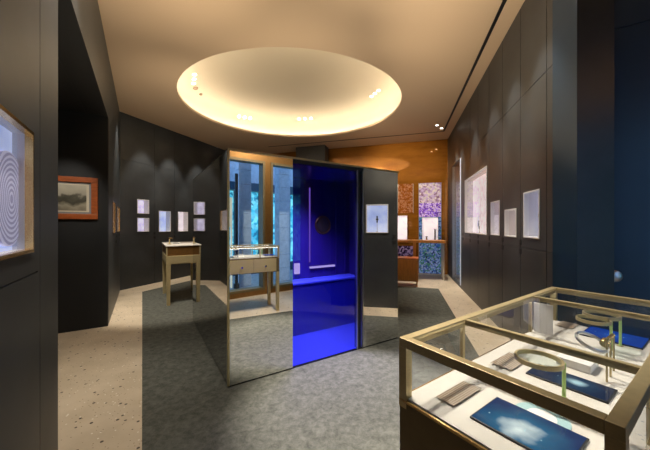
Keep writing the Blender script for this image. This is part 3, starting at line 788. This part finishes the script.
# white block
q = tray_pt(577, 365)
o = MB().box(-.052, .052, -.052, .052, 0, .030, bevel=.002).build('white_block', white, None, loc=(q.x, q.y, TZ), rz=SR)
tag(o, 'plain white display block lying behind the middle screen', 'display block')
# watch on three brass posts
f3 = [tray_pt(606.8, 382), tray_pt(610.5, 377), tray_pt(613.7, 371)]
t = thing('watch_stand', 'three slim brass posts holding a bracelet watch over the showcase tray', 'stand', f3[0])
for k, f in enumerate(f3):
    MB().cyl(.0032, 0, zz((338, 337, 334)[k], f.y) - TZ, 12, T(*(f - f3[0]))).build('post', brass, t)
top = Vector((f3[1].x, f3[1].y, zz(339, f3[1].y)))
tw = thing('bracelet_watch', 'bracelet watch with pale dial hung on the three brass posts', 'watch', top, 0)
MB().ring(.045, .0048, 40, 8, T(-.068, 0, -.010, .42, .12, 0), 1.3).build('bracelet', steel, tw, True)
MB().lathe([(0, -.012), (.013, -.012), (.014, -.009), (.014, .009), (.013, .012), (0, .012)], 24, T(-.030, -.012, -.008, 0, math.pi / 2 - .3, .5)).build('watch_case', gold, tw, True)
MB().cyl(.0065, -.034, .030, 16, T(-.010, -.002, .002, 0, math.pi / 2 - .3, .35)).build('bar', gold, tw, True)
# white card stands for a bright reflection in the pod side glass
q = tray_pt(531, 328.5)
o = MB().box(-.040, .040, -.002, .002, 0, .150).build('reflection_card', white, None, loc=SO + sdx * 1.012 + sdy * -.062 + Vector((0, 0, TZ)), rz=SR - math.pi / 2)
tag(o, 'upright white card standing for a glass reflection at the far cross bar inside the showcase', 'card')

# ------------------------------------------------------------------ display table by the rear wall
TL = on_z(167.2, 306.2, 0); TH = 1.125
tb = thing('display_table', 'slender brass display table with drawer standing beside the pod at the rear wall', 'display table', (TL.x, TL.y, .006), RZ)
tl, td = .60, 1.18       # along the pod front, along the pod side
for x, y in ((.02, .02), (tl - .02, .02), (.02, td - .02), (tl - .02, td - .02)):
    MB().taper(x, y, .028, .038, 0, .76).build('leg', brass, tb)
MB().box(-.02, tl + .02, -.02, td + .02, .76, .92, bevel=.003).build('apron', brass, tb)
MB().box(.06, tl - .06, -.03, -.018, .775, .905).build('drawer', brass, tb)
MB().box(-.012, tl + .012, -.012, td + .012, .92, 1.095).build('case', brass_dark, tb)
m = MB()
for x, y in ((-.016, -.016), (tl, -.016), (-.016, td), (tl, td)): m.box(x - .004, x + .02, y - .004, y + .02, .92, 1.095)
m.build('corner_post', brass, tb)
MB().box(-.03, tl + .03, -.03, td + .03, 1.095, 1.117, bevel=.003).build('top', tray_m, tb)
q = on_z(169.5, 244.2, TH + .002)
t = thing('watch_stand', 'small brass stand with a clip on the near corner of the slender display table', 'stand', q, RZ)
MB().box(-.035, .035, -.03, .03, 0, .012, bevel=.002).build('base', brass, t)
MB().box(-.012, .012, -.012, .012, .012, .11, bevel=.002).build('post', brass, t)
MB().box(-.015, .05, -.015, .015, .10, .125, bevel=.003).build('clip', gold, t)
q = on_z(176, 243.6, TH + .002)
t = thing('watch_tray', 'small white tray with a watch lying on the slender display table', 'tray', q, RZ)
MB().lathe([(0, 0), (.06, 0), (.075, .012), (.070, .014), (.058, .006), (0, .006)], 32).build('dish', white, t, True)
MB().ring(.035, .006, 28, 8, T(0, 0, .014)).build('watch', steel, t, True)

# ------------------------------------------------------------------ rear: bar counter, cabinet, printed glass
br = W_back.rz + math.pi
leg_r = on_z(443.5, 280.5, 0); bdir = Vector((math.cos(br), math.sin(br), 0)); bn = Vector((-bdir.y, bdir.x, 0))
BL = 1.55; bar0 = leg_r - bdir * BL
bar = thing('bar_table', 'high caramel wood bar table before the printed glass at the back', 'bar table', (bar0.x, bar0.y, 0), br)
MB().box(-.05, BL + .05, -.06, .50, 1.01, 1.075, bevel=.004).build('worktop', wood_caramel, bar)
for x, y in ((BL, 0), (BL, .44), (0, 0), (0, .44)): MB().box(x - .022, x + .022, y - .022, y + .022, .0, 1.01, bevel=.002).build('leg', steel, bar)
xm = on_line(414.5, (bar0.x, bar0.y), (bdir.x, bdir.y))[0]
MB().box(xm - .04, xm + .04, .10, .16, .0, 1.01).build('upright', wood_caramel, bar)
f = on_z(418.3, 287, .006)
cabd = Vector((math.cos(br), math.sin(br), 0)); c0 = f - cabd * .55
cb = thing('side_cabinet', 'caramel wooden cabinet on short tapered legs in front of the bar table', 'cabinet', (c0.x, c0.y, .006), br)
MB().box(0, .55, 0, .42, .12, .66, bevel=.012).build('body', wood_caramel, cb)
MB().box(-.006, .556, -.008, .428, .66, .685, bevel=.004).build('top', wood_red, cb)
MB().box(.02, .53, -.012, .0, .15, .64, bevel=.003).build('door', wood_caramel, cb)
for x, y in ((.03, .03), (.52, .03), (.03, .39), (.52, .39)): MB().taper(x, y, .011, .02, 0, .12).build('leg', wood_caramel, cb)
# printed glass panels on the amber wall
def wall_panel(name, label, cat, px0, px1, y0, y1, m, out=.012, frame=None, group=None):
    """rectangle on the back wall between pixel columns and rows (rows at the panel's middle)"""
    s0, s1 = sorted((W_back.s(px0), W_back.s(px1))); _, Y = on_line((px0 + px1) / 2, W_back.p0, W_back.d)
    zt, zb_ = zz(y0, Y), max(.012, zz(y1, Y))
    p = W_back.pt((s0 + s1) / 2, .0)
    return s0, s1, zb_, zt, p
def printed(label, px0, px1, bands):
    s0, s1, zb_, zt, p = wall_panel('', '', '', px0, px1, bands[0][0], bands[-1][1], None)
    t = thing('printed_glass_panel', label, 'glass panel', (p.x, p.y, 0), W_back.rz)
    hw = (s1 - s0) / 2
    for (y0, y1, m, nm) in bands:
        _, _, b0, b1, _ = wall_panel('', '', '', px0, px1, y0, y1, None)
        MB().box(-hw, hw, .001, .02, b0, b1).build(nm, m, t)
    MB().box(-hw - .01, -hw, .001, .026, max(.01, zb_), zt).box(hw, hw + .01, .001, .026, max(.01, zb_), zt).build('edge_strip', steel, t)
    return t
printed('glossy glass panel printed with violet and blue flowers beside the right wall', 419, 441, [(183, 203, streak_glow, 'reflected_streaks'), (203, 217, flower_mid, 'violet_print'), (217, 278, flower_low, 'floral_print')])
printed('amber glass panel with pale speckles at the back, above the half hidden display box', 398, 413, [(184, 213, speckle, 'speckled_print')])
printed('dark floral glass panel under the bar table behind the caramel cabinet', 398, 413, [(246, 264, flower_dark, 'floral_print')])
def back_niche(label, px0, px1, y0, y1):
    s0, s1, b0, b1, p = wall_panel('', '', '', px0, px1, y0, y1, None)
    t = thing('display_niche', label, 'display niche', (p.x, p.y, b0), W_back.rz); hw = (s1 - s0) / 2; h = b1 - b0
    MB().box(-hw, hw, .022, .03, 0, h).build('back_panel', lav_w, t)
    m = MB(); m.box(-hw - .012, -hw, .022, .12, 0, h).box(hw, hw + .012, .022, .12, 0, h).box(-hw - .012, hw + .012, .022, .12, h, h + .012).box(-hw - .012, hw + .012, .022, .12, -.012, 0)
    m.build('frame', white, t)
    MB().box(-hw, hw, .10, .104, 0, h).build('glass_pane', g_clear, t)
    return t, p, b0, h
t, p, b0, h = back_niche('white lit display box on the flower printed glass above the bar table', 422.5, 437.5, 218, 241)
for k, (dx_, hh) in enumerate(((-.14, .34), (.10, .12))):
    q = W_back.pt(W_back.s(430) + dx_, .07)
    o = MB().lathe([(0, 0), (.03, 0), (.03, hh), (.05, hh + .02), (.05, hh + .03), (0, hh + .04)], 20).build('jewel_stand', chrome, None, True, loc=(q.x, q.y, b0))
    tag(o, ('taller' if hh > .2 else 'shorter') + ' chrome jewel stand in the white lit display box above the bar', 'stand')
back_niche('white lit display box on the amber wall, half hidden by the pod', 396, 407, 216, 241)
# tall amber vitrine at the far end of the right wall
s0, s1 = W_right.s(461), W_right.s(452.5); zt = W_right.sz(456, 163)[1]
p = W_right.pt((s0 + s1) / 2)
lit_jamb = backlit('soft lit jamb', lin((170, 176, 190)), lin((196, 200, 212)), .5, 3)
t = thing('tall_vitrine', 'tall narrow vitrine with amber top let into the far end of the right wall', 'vitrine', (p.x, p.y, .06), W_right.rz)
hw = (s1 - s0) / 2 - .001; h = zt - .061
MB().box(-hw, hw, -.19, -.17, .001, h * .62).build('printed_back', flower_low, t)
MB().box(-hw, hw, -.19, -.17, h * .62, h).build('amber_back', amber, t)
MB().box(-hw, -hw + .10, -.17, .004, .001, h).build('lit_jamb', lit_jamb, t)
MB().box(hw - .02, hw, -.17, .004, .001, h).build('jamb', steel, t)
MB().box(-hw + .10, hw - .02, -.03, -.024, .001, h).build('glass_pane', g_clear, t)

# ------------------------------------------------------------------ picture, wall disc
s_r, z_t = Wc_far.sz(98, 178.5); _, z_b = Wc_far.sz(98, 219.3)
s_l = Wc_far.s(38); pw = abs(s_l - s_r); ph = z_t - z_b
p = Wc_far.pt((s_l + s_r) / 2, 0, (z_t + z_b) / 2)
pic = thing('framed_picture', 'old landscape photograph in an orange brown wooden frame on the dark corridor wall', 'picture', p, Wc_far.rz)
fw = .075
m = MB(); m.box(-pw / 2, pw / 2, .001, .035, ph / 2 - fw, ph / 2, bevel=.004).box(-pw / 2, pw / 2, .001, .035, -ph / 2, -ph / 2 + fw, bevel=.004).box(-pw / 2, -pw / 2 + fw, .001, .035, -ph / 2 + fw, ph / 2 - fw, bevel=.004).box(pw / 2 - fw, pw / 2, .001, .035, -ph / 2 + fw, ph / 2 - fw, bevel=.004)
m.build('frame', wood_red, pic)
a, b = pw / 2 - fw, ph / 2 - fw
MB().box(-a, a, .001, .010, -b, b).build('fillet', grey_line, pic)
MB().box(-a + .025, a - .025, .010, .013, -b + .025, b - .025).build('mount', cream, pic)
MB().box(-a + .055, a - .055, .013, .0145, -b + .045, b - .045).build('print', photo_m, pic)
for a_, b_, tg, pw_ in ((1.9, .3, (2.9, 3.6, 4.1), 110), (1.6, .3, (1.3, 1.2, 4.1), 120), (.3, .3, (-2.2, 2.2, 4.1), 120), (.3, 1.9, (-3.6, 6.8, 4.1), 90), (1.9, 1.9, (2.6, 7.6, 4.1), 90)):
    spot('added_ceiling_fill_beam', (P0[0] + U[0] * a_ + VV[0] * b_, P0[1] + U[1] * a_ + VV[1] * b_, PH + .06), tg, pw_, 110, 1.0, .10, (1, .84, .62))  # unseen spots added to even out the ceiling brightness
spot('picture_beam', W_left.pt((sd0 + sd1) / 2 - .2, -.4, 3.05), p, 55, 34, .8, .05, NEUTRAL)
s_, z_ = W_side.sz(614.5, 276)
q = W_side.pt(s_, 0, z_)
o = MB().lathe([(0, 0), (.046, 0), (.048, .006), (.040, .016), (.02, .022), (0, .023)], 32, T(0, 0, 0, -math.pi / 2)).build('wall_disc', steel, None, True, loc=q, rz=W_side.rz)
tag(o, 'round satin steel disc on the navy wall behind the showcase', 'wall fitting')

# ------------------------------------------------------------------ street outside the window (seen in the mirrors)
def fpt(s, D, z=0.0): return W_front.pt(FS0 + s, -D, z)
o = MB().box(-6, 8, -9, -.26, -.16, -.10).build('ground_street', pave_m, None, loc=W_front.pt(FS0), rz=W_front.rz); o['kind'] = 'structure'
def pilaster(s0, s1, D, label):
    p = fpt((s0 + s1) / 2, D); hw = (s1 - s0) / 2
    t = thing('stone_pilaster', label, 'pilaster', (p.x, p.y, -.10), W_front.rz)
    m = MB()
    for k in range(9): m.box(-hw, hw, -.3, 0, .38 * k + .004, .38 * (k + 1) - .004, bevel=.008)
    m.build('stone_blocks', stone_m, t)
    MB().box(-hw + .02, hw - .02, -.28, -.02, 0, 3.42).build('core', stone_m, t)
pilaster(.02, .36, 1.5, 'grey stone block pilaster on the street outside the first window')
pilaster(1.20, 1.55, 1.5, 'grey stone block pilaster on the street outside the second window')
p = fpt(-.08, 1.4)
t = thing('street_post', 'dark curved street post beside a cream sign outside the window', 'post', (p.x, p.y, -.10), W_front.rz)
MB().cyl(.04, 0, 2.9, 16).build('post', black, t); MB().cyl(.07, 0, .12, 16).build('base', black, t)
p = fpt(-.35, 1.5); sign_m = backlit('cream shop sign', lin((200, 196, 170)), lin((225, 220, 200)), .8, 3)
o = MB().box(-.2, .2, -.04, 0, 1.45, 2.2).box(-.2, -.16, -.04, 0, -.10, 1.45).box(.16, .2, -.04, 0, -.10, 1.45).build('street_sign', sign_m, None, loc=(p.x, p.y, 0), rz=W_front.rz)
tag(o, 'plain cream upright sign standing on the street outside', 'sign')
shop = thing('shopfront', 'cyan lit glazed shopfront across the street', 'shopfront', (fpt(1.5, 3.2).x, fpt(1.5, 3.2).y, -.10), W_front.rz)
cyan = flower_print('cyan window display', [lin((20, 90, 130)), lin((50, 160, 190)), lin((120, 210, 220)), lin((60, 130, 170))], 1.3, 9)
dark_cyan = mat('dark blue frame', (.01, .05, .09), .4)
MB().box(-2.6, 2.6, -.3, -.2, 0, 2.7).build('lit_window', cyan, shop)
m = MB()
for x in (-2.6, -1.75, -.9, -.55, -.05, .3, 1.1, 2.6): m.box(x - .035, x + .035, -.2, -.12, 0, 2.7)
m.build('mullions', dark_cyan, shop)
MB().box(-2.8, 2.8, -.3, .15, 2.7, 2.95).build('awning', dark_cyan, shop)
MB().box(-2.8, 2.8, -.4, -.2, 2.95, 5.5).build('upper_wall', stone_m, shop)
MB().box(-2.6, 2.6, -.2, .02, 0, .28).build('plinth', dark_cyan, shop)
